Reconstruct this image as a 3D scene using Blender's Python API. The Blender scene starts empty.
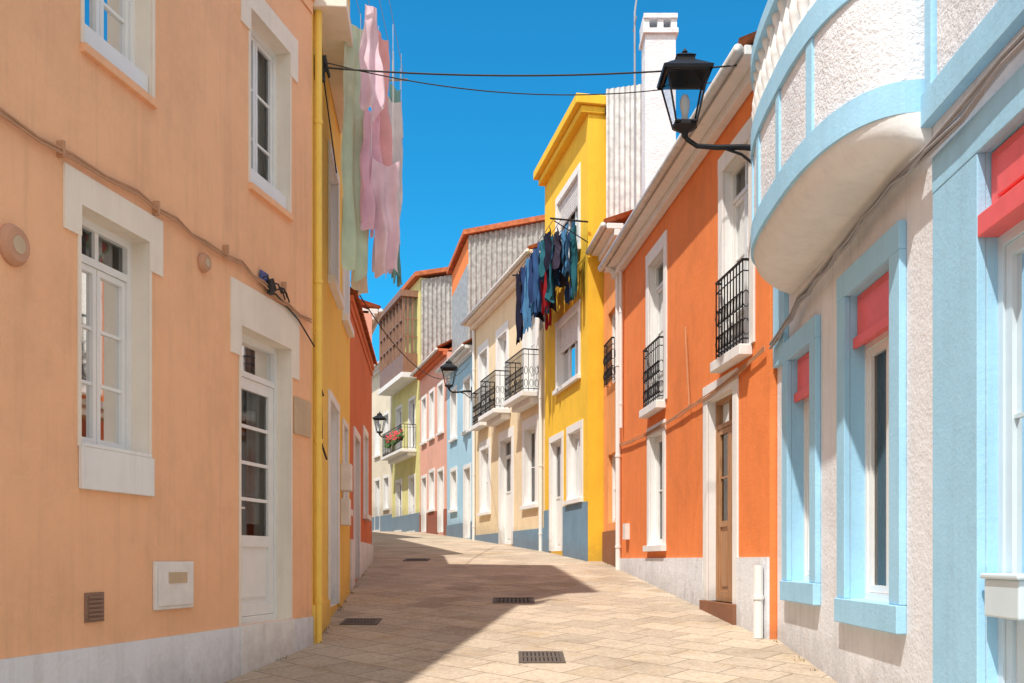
import bpy, bmesh, math, random
from mathutils import Vector, Matrix
random.seed(7)
R=random.random
# ------------------------------------------------------------------ materials
def new_mat(name):
    m=bpy.data.materials.new(name); m.use_nodes=True
    nt=m.node_tree; b=nt.nodes['Principled BSDF']
    return m,nt,b
def N(nt,t,**k):
    n=nt.nodes.new(t)
    for a,v in k.items():
        if a in n.inputs.keys(): n.inputs[a].default_value=v
        else: setattr(n,a,v)
    return n
def c4(c,f=1.0): return (min(c[0]*f,1),min(c[1]*f,1),min(c[2]*f,1),1)
def ramp(nt,p):
    r=nt.nodes.new('ShaderNodeValToRGB')
    while len(r.color_ramp.elements)<len(p): r.color_ramp.elements.new(.5)
    for e,(x,c) in zip(r.color_ramp.elements,p):
        e.position=x; e.color=c
    return r
def paint(name,col,var=.10,bump=.25,bscale=90,stain=.25,rough=.88,spec=.25,foot=.5):
    m,nt,b=new_mat(name); L=nt.links
    tc=N(nt,'ShaderNodeTexCoord')
    n1=N(nt,'ShaderNodeTexNoise',Scale=1.1,Detail=5,Roughness=.72); L.new(tc.outputs['Object'],n1.inputs['Vector'])
    r1=ramp(nt,[(.32,c4(col,1-var*1.5)),(.52,c4(col)),(.72,c4(col,1+var*.8))]); L.new(n1.outputs['Fac'],r1.inputs[0])
    # vertical weather streaks
    mp=N(nt,'ShaderNodeMapping'); mp.inputs['Scale'].default_value=(6,6,.4); L.new(tc.outputs['Object'],mp.inputs[0])
    n2=N(nt,'ShaderNodeTexNoise',Scale=1.3,Detail=3,Roughness=.75); L.new(mp.outputs[0],n2.inputs['Vector'])
    r2=ramp(nt,[(.50,(0,0,0,1)),(.78,(stain*1.3,)*3+(1,))]); L.new(n2.outputs['Fac'],r2.inputs[0])
    mx=N(nt,'ShaderNodeMixRGB'); L.new(r2.outputs[0],mx.inputs[0]); L.new(r1.outputs[0],mx.inputs[1])
    mx.inputs[2].default_value=(col[0]*.55+.05,col[1]*.55+.04,col[2]*.55+.03,1)
    # rain-splash dirt close to the sloping ground
    sp=N(nt,'ShaderNodeSeparateXYZ'); L.new(tc.outputs['Object'],sp.inputs[0])
    h1=N(nt,'ShaderNodeMath',operation='MULTIPLY_ADD'); L.new(sp.outputs['Y'],h1.inputs[0]); h1.inputs[1].default_value=-.086; L.new(sp.outputs['Z'],h1.inputs[2])
    n5=N(nt,'ShaderNodeTexNoise',Scale=6,Detail=3,Roughness=.75); L.new(tc.outputs['Object'],n5.inputs['Vector'])
    h2=N(nt,'ShaderNodeMath',operation='MULTIPLY_ADD'); L.new(n5.outputs['Fac'],h2.inputs[0]); h2.inputs[1].default_value=-.7; L.new(h1.outputs[0],h2.inputs[2])
    h3=N(nt,'ShaderNodeMapRange'); L.new(h2.outputs[0],h3.inputs[0]); h3.inputs[1].default_value=-2.05; h3.inputs[2].default_value=-1.68; h3.inputs[3].default_value=foot; h3.inputs[4].default_value=0
    mf=N(nt,'ShaderNodeMixRGB'); L.new(h3.outputs[0],mf.inputs[0]); L.new(mx.outputs[0],mf.inputs[1]); mf.inputs[2].default_value=(col[0]*.35+.1,col[1]*.35+.07,col[2]*.35+.05,1)
    L.new(mf.outputs[0],b.inputs['Base Color'])
    b.inputs['Roughness'].default_value=rough; b.inputs['Specular IOR Level'].default_value=spec
    n3=N(nt,'ShaderNodeTexNoise',Scale=bscale*.6,Detail=3,Roughness=.65); L.new(tc.outputs['Object'],n3.inputs['Vector'])
    ma=N(nt,'ShaderNodeMath',operation='MULTIPLY_ADD'); L.new(n1.outputs['Fac'],ma.inputs[0]); ma.inputs[1].default_value=3.0; L.new(n3.outputs['Fac'],ma.inputs[2])
    bp=N(nt,'ShaderNodeBump',Strength=bump,Distance=.014); L.new(ma.outputs[0],bp.inputs['Height']); L.new(bp.outputs[0],b.inputs['Normal'])
    return m
def plain(name,col,rough=.5,metal=0,spec=.4,var=.08):
    m,nt,b=new_mat(name)
    tc=N(nt,'ShaderNodeTexCoord'); n=N(nt,'ShaderNodeTexNoise',Scale=7,Detail=3); nt.links.new(tc.outputs['Object'],n.inputs['Vector'])
    r=ramp(nt,[(.3,c4(col,1-var)),(.7,c4(col,1+var))]); nt.links.new(n.outputs['Fac'],r.inputs[0]); nt.links.new(r.outputs[0],b.inputs['Base Color'])
    b.inputs['Roughness'].default_value=rough; b.inputs['Metallic'].default_value=metal; b.inputs['Specular IOR Level'].default_value=spec
    return m
def cloth_mat(name,col,tr=.4):
    m,nt,b=new_mat(name); L=nt.links
    tc=N(nt,'ShaderNodeTexCoord'); n=N(nt,'ShaderNodeTexNoise',Scale=4,Detail=3); L.new(tc.outputs['Object'],n.inputs['Vector'])
    r=ramp(nt,[(.3,c4(col,.86)),(.7,c4(col,1.08))]); L.new(n.outputs['Fac'],r.inputs[0]); L.new(r.outputs[0],b.inputs['Base Color'])
    b.inputs['Roughness'].default_value=.95; b.inputs['Specular IOR Level'].default_value=.1
    tl=N(nt,'ShaderNodeBsdfTranslucent'); L.new(r.outputs[0],tl.inputs[0])
    ms=N(nt,'ShaderNodeMixShader'); ms.inputs[0].default_value=tr
    L.new(b.outputs[0],ms.inputs[1]); L.new(tl.outputs[0],ms.inputs[2]); L.new(ms.outputs[0],nt.nodes['Material Output'].inputs[0])
    return m
def glass_mat(name='window_glass',ior=1.6,tint=(.82,.86,.86,1)):
    m,nt,b=new_mat(name); L=nt.links; nt.nodes.remove(b)
    t=N(nt,'ShaderNodeBsdfTransparent'); t.inputs[0].default_value=tint
    g=N(nt,'ShaderNodeBsdfGlossy'); g.inputs['Roughness'].default_value=.03
    f=N(nt,'ShaderNodeFresnel'); f.inputs['IOR'].default_value=ior
    ms=N(nt,'ShaderNodeMixShader'); L.new(f.outputs[0],ms.inputs[0]); L.new(t.outputs[0],ms.inputs[1]); L.new(g.outputs[0],ms.inputs[2])
    L.new(ms.outputs[0],nt.nodes['Material Output'].inputs[0]); return m
def floral():
    m,nt,b=new_mat('floral_curtain'); L=nt.links
    tc=N(nt,'ShaderNodeTexCoord'); v=N(nt,'ShaderNodeTexVoronoi',Scale=9.0); L.new(tc.outputs['Object'],v.inputs['Vector'])
    r=ramp(nt,[(.30,(.80,.09,.08,1)),(.42,(.30,.45,.22,1)),(.52,(.85,.76,.68,1))]); L.new(v.outputs['Distance'],r.inputs[0]); L.new(r.outputs[0],b.inputs['Base Color'])
    b.inputs['Roughness'].default_value=.9; return m
def wood(name,c1,c2):
    m,nt,b=new_mat(name); L=nt.links
    tc=N(nt,'ShaderNodeTexCoord'); mp=N(nt,'ShaderNodeMapping'); mp.inputs['Scale'].default_value=(14,14,1.2); L.new(tc.outputs['Object'],mp.inputs[0])
    n=N(nt,'ShaderNodeTexNoise',Scale=2,Detail=4); L.new(mp.outputs[0],n.inputs['Vector'])
    r=ramp(nt,[(.3,c4(c1)),(.7,c4(c2))]); L.new(n.outputs['Fac'],r.inputs[0]); L.new(r.outputs[0],b.inputs['Base Color'])
    b.inputs['Roughness'].default_value=.5; return m
def paver():
    m,nt,b=new_mat('street_paving'); L=nt.links
    tc=N(nt,'ShaderNodeTexCoord')
    mp=N(nt,'ShaderNodeMapping'); mp.inputs['Rotation'].default_value=(0,0,math.radians(41)); L.new(tc.outputs['Object'],mp.inputs[0])
    nd=N(nt,'ShaderNodeTexNoise',Scale=2.0,Detail=2); L.new(tc.outputs['Object'],nd.inputs['Vector'])
    va=N(nt,'ShaderNodeVectorMath',operation='MULTIPLY_ADD'); L.new(nd.outputs['Color'],va.inputs[0]); va.inputs[1].default_value=(.03,.03,0); L.new(mp.outputs[0],va.inputs[2])
    br=N(nt,'ShaderNodeTexBrick'); L.new(va.outputs[0],br.inputs['Vector']); br.offset=0.5
    br.inputs['Scale'].default_value=1; br.inputs['Brick Width'].default_value=.50; br.inputs['Row Height'].default_value=.42
    br.inputs['Mortar Size'].default_value=.009; br.inputs['Mortar Smooth'].default_value=.3; br.inputs['Bias'].default_value=0
    br.inputs['Color1'].default_value=(.60,.49,.37,1); br.inputs['Color2'].default_value=(.46,.375,.29,1); br.inputs['Mortar'].default_value=(.30,.24,.18,1)
    n=N(nt,'ShaderNodeTexNoise',Scale=.8,Detail=6,Roughness=.75); L.new(tc.outputs['Object'],n.inputs['Vector'])
    r=ramp(nt,[(.32,(.66,.62,.58,1)),(.52,(1,1,1,1)),(.72,(1.0,1.0,1.0,1))]); L.new(n.outputs['Fac'],r.inputs[0])
    mx=N(nt,'ShaderNodeMixRGB',blend_type='MULTIPLY'); mx.inputs[0].default_value=.9; L.new(br.outputs['Color'],mx.inputs[1]); L.new(r.outputs[0],mx.inputs[2])
    n2=N(nt,'ShaderNodeTexNoise',Scale=26,Detail=4,Roughness=.8); L.new(tc.outputs['Object'],n2.inputs['Vector'])
    r2=ramp(nt,[(.35,(.74,.72,.70,1)),(.6,(1.05,1.05,1.05,1))]); L.new(n2.outputs['Fac'],r2.inputs[0])
    mx2=N(nt,'ShaderNodeMixRGB',blend_type='MULTIPLY'); mx2.inputs[0].default_value=.9; L.new(mx.outputs[0],mx2.inputs[1]); L.new(r2.outputs[0],mx2.inputs[2])
    # ochre lichen patches
    n3=N(nt,'ShaderNodeTexNoise',Scale=1.4,Detail=6,Roughness=.8); L.new(tc.outputs['Object'],n3.inputs['Vector'])
    r3=ramp(nt,[(.53,(0,0,0,1)),(.70,(.7,.7,.7,1))]); L.new(n3.outputs['Fac'],r3.inputs[0])
    mx3=N(nt,'ShaderNodeMixRGB'); L.new(r3.outputs[0],mx3.inputs[0]); L.new(mx2.outputs[0],mx3.inputs[1]); mx3.inputs[2].default_value=(.42,.29,.15,1)
    L.new(mx3.outputs[0],b.inputs['Base Color']); b.inputs['Roughness'].default_value=.85; b.inputs['Specular IOR Level'].default_value=.25
    sb=N(nt,'ShaderNodeMath',operation='MULTIPLY_ADD'); L.new(br.outputs['Fac'],sb.inputs[0]); sb.inputs[1].default_value=-.8; L.new(n2.outputs['Fac'],sb.inputs[2])
    bp=N(nt,'ShaderNodeBump',Strength=.5,Distance=.01); L.new(sb.outputs[0],bp.inputs['Height']); L.new(bp.outputs[0],b.inputs['Normal'])
    return m

M={}
M['peach']=paint('peach_render',(.92,.52,.30),.07,.4,80,.22)
M['cream']=paint('cream_trim',(.86,.77,.66),.05,.15,60,.16)
M['white']=paint('white_render',(.80,.82,.86),.07,.5,50,.3)
M['whitetrim']=paint('white_trim',(.84,.83,.81),.05,.15,60,.2)
M['rough']=paint('roughcast_white',(.82,.84,.88),.06,1.0,60,.2)
M['blue']=paint('sky_blue_paint',(.38,.68,.90),.06,.2,60,.2)
M['bluewall']=paint('pale_blue_render',(.42,.66,.82),.07,.2,60,.2)
M['bluegrey']=paint('blue_grey_plinth',(.18,.30,.41),.1,.2,60,.3)
M['orange']=paint('orange_render',(.88,.26,.075),.08,.35,80,.26)
M['orange2']=paint('light_orange_render',(.86,.36,.13),.08,.3,80,.28)
M['darkorange']=paint('brick_orange_render',(.68,.19,.08),.08,.3,80,.25)
M['yellow']=paint('yellow_render',(.92,.56,.05),.07,.25,80,.24)
M['yellowL']=paint('warm_yellow_render',(.92,.60,.14),.05,.25,80,.18)
M['creamwall']=paint('cream_render',(.84,.68,.45),.06,.25,80,.22)
M['pink']=paint('pink_render',(.82,.44,.34),.08,.25,80,.25)
M['lime']=paint('lime_yellow_render',(.74,.68,.30),.08,.25,80,.25)
M['palecream']=paint('pale_cream_render',(.80,.71,.55),.08,.25,80,.25)
M['redplinth']=paint('oxide_red_plinth',(.38,.11,.07),.12,.3,80,.3)
M['brownplinth']=paint('brown_plinth',(.30,.13,.07),.12,.3,80,.3)
M['frame']=plain('white_lacquer',(.82,.82,.80),.35,0,.5,.03)
M['frameblue']=plain('pale_blue_lacquer',(.64,.78,.87),.35,0,.5,.03)
M['framebrown']=wood('brown_wood',(.20,.10,.06),(.32,.17,.10))
M['woodlight']=wood('oak_door_wood',(.34,.17,.08),(.50,.27,.13))
M['glass']=glass_mat()
M['lglass']=glass_mat('lantern_glass',1.35,(.93,.95,.96,1))
M['room']=plain('dark_room',(.14,.12,.11),.9)
M['curtain']=cloth_mat('white_curtain',(.78,.76,.72))
M['floral']=floral()
M['iron']=plain('black_iron',(.02,.02,.023),.45,.3,.4)
M['cable']=plain('cable_black',(.03,.028,.026),.6)
M['cablebr']=plain('cable_painted_brown',(.52,.29,.17),.8)
M['cablegr']=plain('cable_grey',(.36,.36,.38),.7)
M['tile']=plain('terracotta_tile',(.50,.16,.07),.85,0,.2,.3)
M['red']=plain('coral_red_paint',(.85,.14,.14),.45,0,.4,.06)
M['corr']=plain('corrugated_sheet_grey',(.42,.42,.40),.55,.2,.4,.3)
M['corrw']=plain('corrugated_sheet_white',(.68,.68,.66),.55,.1,.4,.2)
M['yellowpipe']=plain('yellow_pipe_paint',(.92,.62,.13),.6,0,.3,.05)
M['zinc']=plain('zinc_gutter',(.66,.65,.62),.5,.2,.4,.12)
M['gasbox']=plain('meter_box_plastic',(.78,.75,.72),.5)
M['vent']=plain('vent_bronze',(.28,.17,.12),.6)
M['terra']=plain('terracotta_vent',(.56,.30,.19),.8)
M['plaque']=plain('plaque_stone',(.55,.42,.28),.7)
M['number']=plain('enamel_blue',(.05,.10,.30),.3)
M['grate']=plain('cast_iron_grate',(.14,.11,.09),.7,.3)
M['dark']=plain('dark_void',(.02,.017,.013),.9)
M['leaf']=plain('leaf_green',(.06,.12,.03),.7,0,.3,.4)
M['petal']=plain('geranium_red',(.6,.03,.05),.6)
M['ground']=paint('ground_soil',(.22,.19,.14),.2,.5,20,.3)
M['paver']=paver()
# ------------------------------------------------------------------ mesh helpers
class MB:
    def __init__(s): s.v=[]; s.f=[]
    def quad(s,a,b,c,d):
        i=len(s.v); s.v+= [tuple(a),tuple(b),tuple(c),tuple(d)]; s.f.append((i,i+1,i+2,i+3))
    def hexa(s,p):
        i=len(s.v); s.v+=[tuple(q) for q in p]
        for q in ((0,1,2,3),(4,5,6,7),(0,1,5,4),(1,2,6,5),(2,3,7,6),(3,0,4,7)): s.f.append(tuple(i+k for k in q))
    def tube(s,pts,r,n=8,cap=True):
        pts=[Vector(p) for p in pts]; rings=[]
        for i,p in enumerate(pts):
            a=pts[max(i-1,0)]; b=pts[min(i+1,len(pts)-1)]
            t=(b-a).normalized(); up=Vector((0,0,1)) if abs(t.z)<.9 else Vector((0,1,0))
            x=t.cross(up).normalized(); y=t.cross(x).normalized()
            rr=r[i] if isinstance(r,(list,tuple)) else r
            k=len(s.v)
            for j in range(n):
                an=2*math.pi*j/n; s.v.append(tuple(p+x*rr*math.cos(an)+y*rr*math.sin(an)))
            rings.append(k)
        for a,b in zip(rings,rings[1:]):
            for j in range(n): s.f.append((a+j,a+(j+1)%n,b+(j+1)%n,b+j))
        if cap:
            s.f.append(tuple(rings[0]+j for j in range(n))); s.f.append(tuple(rings[-1]+j for j in range(n)))
    def lathe(s,c,prof,n=10):
        c=Vector(c); rings=[]
        for r,z in prof:
            rings.append(len(s.v))
            for j in range(n):
                a=2*math.pi*j/n; s.v.append((c.x+r*math.cos(a),c.y+r*math.sin(a),c.z+z))
        for a,b in zip(rings,rings[1:]):
            for j in range(n): s.f.append((a+j,a+(j+1)%n,b+(j+1)%n,b+j))
    def obj(s,name,mat,parent=None,smooth=False,bevel=0,recalc=True):
        if not s.v: return None
        me=bpy.data.meshes.new(name); me.from_pydata(s.v,[],s.f); me.update()
        if recalc:
            bm=bmesh.new(); bm.from_mesh(me); bmesh.ops.recalc_face_normals(bm,faces=bm.faces); bm.to_mesh(me); bm.free()
        me.materials.append(mat)
        if smooth:
            for p in me.polygons: p.use_smooth=True
        o=bpy.data.objects.new(name,me); bpy.context.scene.collection.objects.link(o)
        if parent:
            o.parent=parent; o.matrix_parent_inverse=Matrix.Translation(-parent.location)
        if bevel:
            bv=o.modifiers.new('bevel','BEVEL'); bv.width=bevel; bv.segments=2; bv.limit_method='ANGLE'
        return o
def empty(name,loc=(0,0,0)):
    e=bpy.data.objects.new(name,None); e.location=loc; e.empty_display_size=.3
    bpy.context.scene.collection.objects.link(e); return e
class Frame:
    """street facade running in plan from P0 to P1; out = towards the street"""
    def __init__(s,P0,P1,side):
        s.P0=Vector((P0[0],P0[1])); d=Vector((P1[0]-P0[0],P1[1]-P0[1])); s.L=d.length; s.t=d.normalized()
        s.o=Vector((-s.t.y,s.t.x)) if side=='R' else Vector((s.t.y,-s.t.x))
    def P(s,a,n,z):
        q=s.P0+s.t*a+s.o*n; return Vector((q.x,q.y,z))
    def S(s,y): return (y-s.P0.y)/s.t.y
    def box(s,mb,a0,a1,n0,n1,z0,z1):
        mb.hexa([s.P(a0,n0,z0),s.P(a1,n0,z0),s.P(a1,n1,z0),s.P(a0,n1,z0),s.P(a0,n0,z1),s.P(a1,n0,z1),s.P(a1,n1,z1),s.P(a0,n1,z1)])
# ground profile
GP=[(-300,-7),(-40,-5.2),(0,-1.7),(17,-.22),(20,.0),(23.4,.2),(30.7,.62),(40,1.12),(52,1.5),(70,1.6),(400,1.6)]
def gz(y):
    for (a,za),(b,zb) in zip(GP,GP[1:]):
        if y<=b: return za+(zb-za)*(y-a)/(b-a)
    return GP[-1][1]
# ------------------------------------------------------------------ building kit
def window(F,e,s0,s1,z0,z1,n,leaves=2,rows=3,fm='frame',panel=0,fw=.05,curtain='curtain',transom=0,lw=.045,bar=.022,name='window'):
    fr=MB(); gl=MB()
    F.box(fr,s0,s0+fw,n,n+.07,z0,z1); F.box(fr,s1-fw,s1,n,n+.07,z0,z1)
    F.box(fr,s0+fw,s1-fw,n,n+.07,z0,z0+fw); F.box(fr,s0+fw,s1-fw,n,n+.07,z1-fw,z1)
    zt=z1-fw
    if transom:
        zt=z1-fw-transom; F.box(fr,s0+fw,s1-fw,n,n+.068,zt,zt+fw)
        if leaves==2: F.box(fr,(s0+s1)/2-.02,(s0+s1)/2+.02,n+.012,n+.055,zt+fw,z1-fw)
        gl.quad(F.P(s0+fw,n+.03,zt+fw),F.P(s1-fw,n+.03,zt+fw),F.P(s1-fw,n+.03,z1-fw),F.P(s0+fw,n+.03,z1-fw))
    a0=s0+fw; w=(s1-s0-2*fw)/leaves
    for i in range(leaves):
        x0=a0+i*w+.003; x1=a0+(i+1)*w-.003; b0=z0+fw+.003; b1=zt-.003
        F.box(fr,x0,x0+lw,n+.012,n+.055,b0,b1); F.box(fr,x1-lw,x1,n+.012,n+.055,b0,b1)
        F.box(fr,x0+lw,x1-lw,n+.012,n+.055,b0,b0+lw); F.box(fr,x0+lw,x1-lw,n+.012,n+.055,b1-lw,b1)
        g0=b0+lw
        if panel:
            g0=b0+(b1-b0)*panel
            F.box(fr,x0+lw,x1-lw,n+.02,n+.036,b0+lw,g0-lw); F.box(fr,x0+lw,x1-lw,n+.012,n+.055,g0-lw,g0)
            if x1-x0>.25: F.box(fr,x0+lw+.05,x1-lw-.05,n+.03,n+.05,b0+lw+.06,g0-lw-.06)
        if g0<b1-lw-.05:
            gl.quad(F.P(x0+lw,n+.03,g0),F.P(x1-lw,n+.03,g0),F.P(x1-lw,n+.03,b1-lw),F.P(x0+lw,n+.03,b1-lw))
            for r in range(1,rows):
                zz=g0+(b1-lw-g0)*r/rows; F.box(fr,x0+lw,x1-lw,n+.018,n+.046,zz-bar/2,zz+bar/2)
    fr.obj(name+'_frame',M[fm],e); gl.obj(name+'_glass',M['glass'],e)
    if curtain:
        cu=MB(); k=40; zb=z0+(z1-z0)*panel
        for i in range(k):
            if curtain!='floral' and .40<i/k<.62: continue
            if curtain=='floral' and .47<i/k<.53: continue
            u0=s0+.02+(s1-s0-.04)*i/k; u1=s0+.02+(s1-s0-.04)*(i+1)/k
            f=lambda u: n-.05+.02*math.sin(u*55)
            cu.quad(F.P(u0,f(u0),zb+.02),F.P(u1,f(u1),zb+.02),F.P(u1,f(u1),z1),F.P(u0,f(u0),z1))
        cu.obj(name+'_curtain',M[curtain],e)
def shutter_box(F,e,s0,s1,z0,z1,n0,n1,mat='red'):
    b=MB(); F.box(b,s0+.004,s1-.004,n0,n1,z0,z1); F.box(b,s0+.06,s1-.06,n1,n1+.012,z0+.06,z1-.06); F.box(b,s0+.006,s1-.006,n1+.001,n1+.035,z0-.03,z0+.05); b.obj('shutter_box',M[mat],e,bevel=.004)
def facade(F,e,mat,zb,zt,ops,r=.2,jamb=None,s0=.004,s1=None,plinth=None,depth=6.0,body_top=None,name='front_wall'):
    """ops: list of (sa,sb,za,zb). front skin with real openings, jambs, rooms; sides and back"""
    if s1 is None: s1=F.L-.004
    xs=sorted(set([s0,s1]+[o[0] for o in ops]+[o[1] for o in ops])); zs=sorted(set([zb,zt]+[o[2] for o in ops]+[o[3] for o in ops]))
    w=MB()
    for a,b in zip(xs,xs[1:]):
        for c,d in zip(zs,zs[1:]):
            mx,mz=(a+b)/2,(c+d)/2
            if any(o[0]<mx<o[1] and o[2]<mz<o[3] for o in ops): continue
            w.quad(F.P(a,0,c),F.P(b,0,c),F.P(b,0,d),F.P(a,0,d))
    w.obj(name,M[mat],e)
    j=MB(); rm=MB()
    for a,b,c,d in [o[:4] for o in ops]:
        j.quad(F.P(a,0,c),F.P(a,-r-.02,c),F.P(a,-r-.02,d),F.P(a,0,d)); j.quad(F.P(b,0,c),F.P(b,-r-.02,c),F.P(b,-r-.02,d),F.P(b,0,d))
        j.quad(F.P(a,0,c),F.P(b,0,c),F.P(b,-r-.02,c),F.P(a,-r-.02,c)); j.quad(F.P(a,0,d),F.P(b,0,d),F.P(b,-r-.02,d),F.P(a,-r-.02,d))
        q=[F.P(a,-r-.021,c),F.P(b,-r-.021,c),F.P(b,-r-.021,d),F.P(a,-r-.021,d)]; p=[F.P(a,-r-1,c),F.P(b,-r-1,c),F.P(b,-r-1,d),F.P(a,-r-1,d)]
        rm.quad(*p)
        for k in range(4): rm.quad(q[k],q[(k+1)%4],p[(k+1)%4],p[k])
    j.obj('window_reveals',M[jamb or mat],e); rm.obj('interior',M['room'],e)
    s=MB(); bt=body_top or zt
    for a in (s0,s1): s.quad(F.P(a,0,zb),F.P(a,-depth,zb),F.P(a,-depth,bt),F.P(a,0,bt))
    s.quad(F.P(s0,-depth,zb),F.P(s1,-depth,zb),F.P(s1,-depth,bt),F.P(s0,-depth,bt))
    s.quad(F.P(s0,0,bt),F.P(s1,0,bt),F.P(s1,-depth,bt),F.P(s0,-depth,bt))
    s.obj('side_walls',M[mat],e)
def roof(F,e,z,over=.3,depth=6.2,rise=1.5,gut=True,cor='whitetrim',a0=0,a1=None):
    if a1 is None: a1=F.L
    c=MB(); F.box(c,a0+.006,a1-.006,-.05,over,z,z+.10); F.box(c,a0+.006,a1-.006,.004,over*.45,z-.12,z-.003)
    c.obj('cornice',M[cor],e,bevel=.008)
    t=MB(); k=max(4,int((a1-a0)/.05)); half=depth/2
    rows=[(over+.06,z+.13),(-half,z+.13+rise),(-depth-.2,z+.13)]
    prev=None
    for i in range(k+1):
        a=a0+.006+(a1-a0-.012)*i/k; h=.035*math.cos(a*2*math.pi/.2)
        cur=[F.P(a,n,zz+h) for n,zz in rows]
        if prev:
            for q in range(2): t.quad(prev[q],cur[q],cur[q+1],prev[q+1])
        prev=cur
    o=t.obj('tile_roof',M['tile'],e,recalc=False)
    g=MB()
    for a in (a0+.008,a1-.008):
        g.quad(F.P(a,0,z+.05),F.P(a,-depth,z+.05),F.P(a,-half,z+.1+rise),F.P(a,-half,z+.1+rise))
    g.f=[(f[0],f[1],f[2]) for f in g.f]; g.obj('gable',M[cor],e)
    if gut:
        u=MB(); u.tube([F.P(a0+.02,over+.06,z+.06),F.P(a1-.02,over+.06,z+.06)],.055,10); u.obj('gutter',M['zinc'],e,smooth=True)
def surround(F,e,s0,s1,z0,z1,w=.12,proud=.025,mat='whitetrim',sill=.06,top=None,bottom=True):
    b=MB(); t=top or w
    F.box(b,s0-w,s0-.001,.001,proud,z0,z1); F.box(b,s1+.001,s1+w,.001,proud,z0,z1); F.box(b,s0-w,s1+w,.001,proud+.003,z1,z1+t)
    if bottom: F.box(b,s0-w-.02,s1+w+.02,.001,proud+sill,z0-.09,z0)
    b.obj('surround',M[mat],e,bevel=.004)
def plinth(F,e,mat,z,n=.02,a0=0,a1=None,gaps=()):
    b=MB(); a1=F.L if a1 is None else a1; cuts=[a0+.006]
    for g in gaps: cuts+= [g[0],g[1]]
    cuts.append(a1-.006)
    for i in range(0,len(cuts),2):
        p,q=cuts[i],cuts[i+1]; zb=gz(F.P(p,0,0).y)-.5
        F.box(b,p,q,.001,n,zb,z)
    b.obj('plinth',M[mat],e)
def iron_balcony(F,e,s0,s1,z,out=.5,h=.95,slab=True,slabmat='whitetrim',scroll=True):
    if slab:
        b=MB(); F.box(b,s0-.06,s1+.06,.002,out+.06,z-.12,z); 
        if out>.3: F.box(b,s0,s1,.002,out*.6,z-.26,z-.123)
        b.obj('balcony_slab',M[slabmat],e,bevel=.01)
    r=MB()
    pts=[(s0,.02),(s0,out),(s1,out),(s1,.02)]
    for zz,rr in ((z+h,.016),(z+h-.12,.008),(z+.07,.010)):
        for (a,b) in zip(pts,pts[1:]): r.tube([F.P(a[0],a[1],zz),F.P(b[0],b[1],zz)],rr,6)
    def bars(pa,pb):
        L=math.hypot(pb[0]-pa[0],pb[1]-pa[1]); k=max(1,int(L/.105))
        for i in range(k+1):
            u=i/k; a=pa[0]+(pb[0]-pa[0])*u; n=pa[1]+(pb[1]-pa[1])*u
            r.tube([F.P(a,n,z+.01),F.P(a,n,z+h)],.008,5)
            if scroll and i<k:
                u2=(i+.5)/k; a2=pa[0]+(pb[0]-pa[0])*u2; n2=pa[1]+(pb[1]-pa[1])*u2
                da=(pb[0]-pa[0])/L; dn=(pb[1]-pa[1])/L
                for zc in (z+.2,z+.5):
                    ring=[F.P(a2+da*.042*math.cos(t*math.pi/5),n2+dn*.042*math.cos(t*math.pi/5),zc+.09*math.sin(t*math.pi/5)) for t in range(11)]
                    r.tube(ring,.007,4,False)
    for a,b in zip(pts,pts[1:]): bars(a,b)
    r.obj('balcony_railing',M['iron'],e)
def downpipe(F,e,s,z0,z1,mat='frame',r=.045,n=.06,name='downpipe'):
    b=MB(); b.tube([F.P(s,n,z0),F.P(s,n,z1)],r,10)
    z=z0+.4
    while z<z1:
        b.tube([F.P(s,n,z),F.P(s,n,z+.04)],r*1.22,10); z+=1.6
    b.obj(name,M[mat],e,smooth=False)
def catenary(a,b,sag,k=16,wob=0):
    a=Vector(a); b=Vector(b); out=[]
    for i in range(k+1):
        t=i/k; p=a.lerp(b,t); p.z-=sag*4*t*(1-t); 
        if wob and 0<i<k: p.z+=(R()-.5)*wob
        out.append(p)
    return out

# ================================================================= LEFT: peach house
F=Frame((-4.07+.211*-6,-6),(-4.07+.211*9.9,9.9),'L'); S=F.S
e=empty('peach_house',(F.P0.x,F.P0.y,gz(2)))
w1=(S(6.33),S(7.08),.72,2.25); dr=(S(8.43),S(9.40),-.55,1.98); u1=(S(6.36),S(7.12),3.28,4.75); u2=(S(8.60),S(9.38),3.24,4.75)
x1=(S(2.2),S(3.1),.72,2.25); x2=(S(2.2),S(3.1),3.28,4.75); x3=(S(-2),S(-1),.2,2.1)
facade(F,e,'peach',-4,5.5,[w1,dr,u1,u2,x1,x2,x3],r=.2,jamb='cream')
for o in (w1,x1): window(F,e,o[0],o[1],o[2],o[3],-.2,2,3,curtain='floral',lw=.04,transom=.24)
for o in (u1,u2,x2): window(F,e,o[0],o[1],o[2],o[3],-.2,2,3,lw=.04)
window(F,e,x3[0],x3[1],x3[2],x3[3],-.2,1,3,panel=.4)
window(F,e,dr[0],dr[1],dr[2],dr[3],-.2,1,4,panel=.34,transom=.32,curtain='curtain',fw=.05,lw=.10,bar=.03,name='door')
b=MB(); hp=F.P(dr[0]+.12,-.13,.45); o3=Vector((F.o.x,F.o.y,0)); t3=Vector((F.t.x,F.t.y,0))
b.tube([hp,hp+o3*.05,hp+o3*.055+t3*.1],.011,6); F.box(b,dr[0]+.105,dr[0]+.135,-.146,-.138,.33,.52); b.obj('door_handle',M['zinc'],e)
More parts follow.
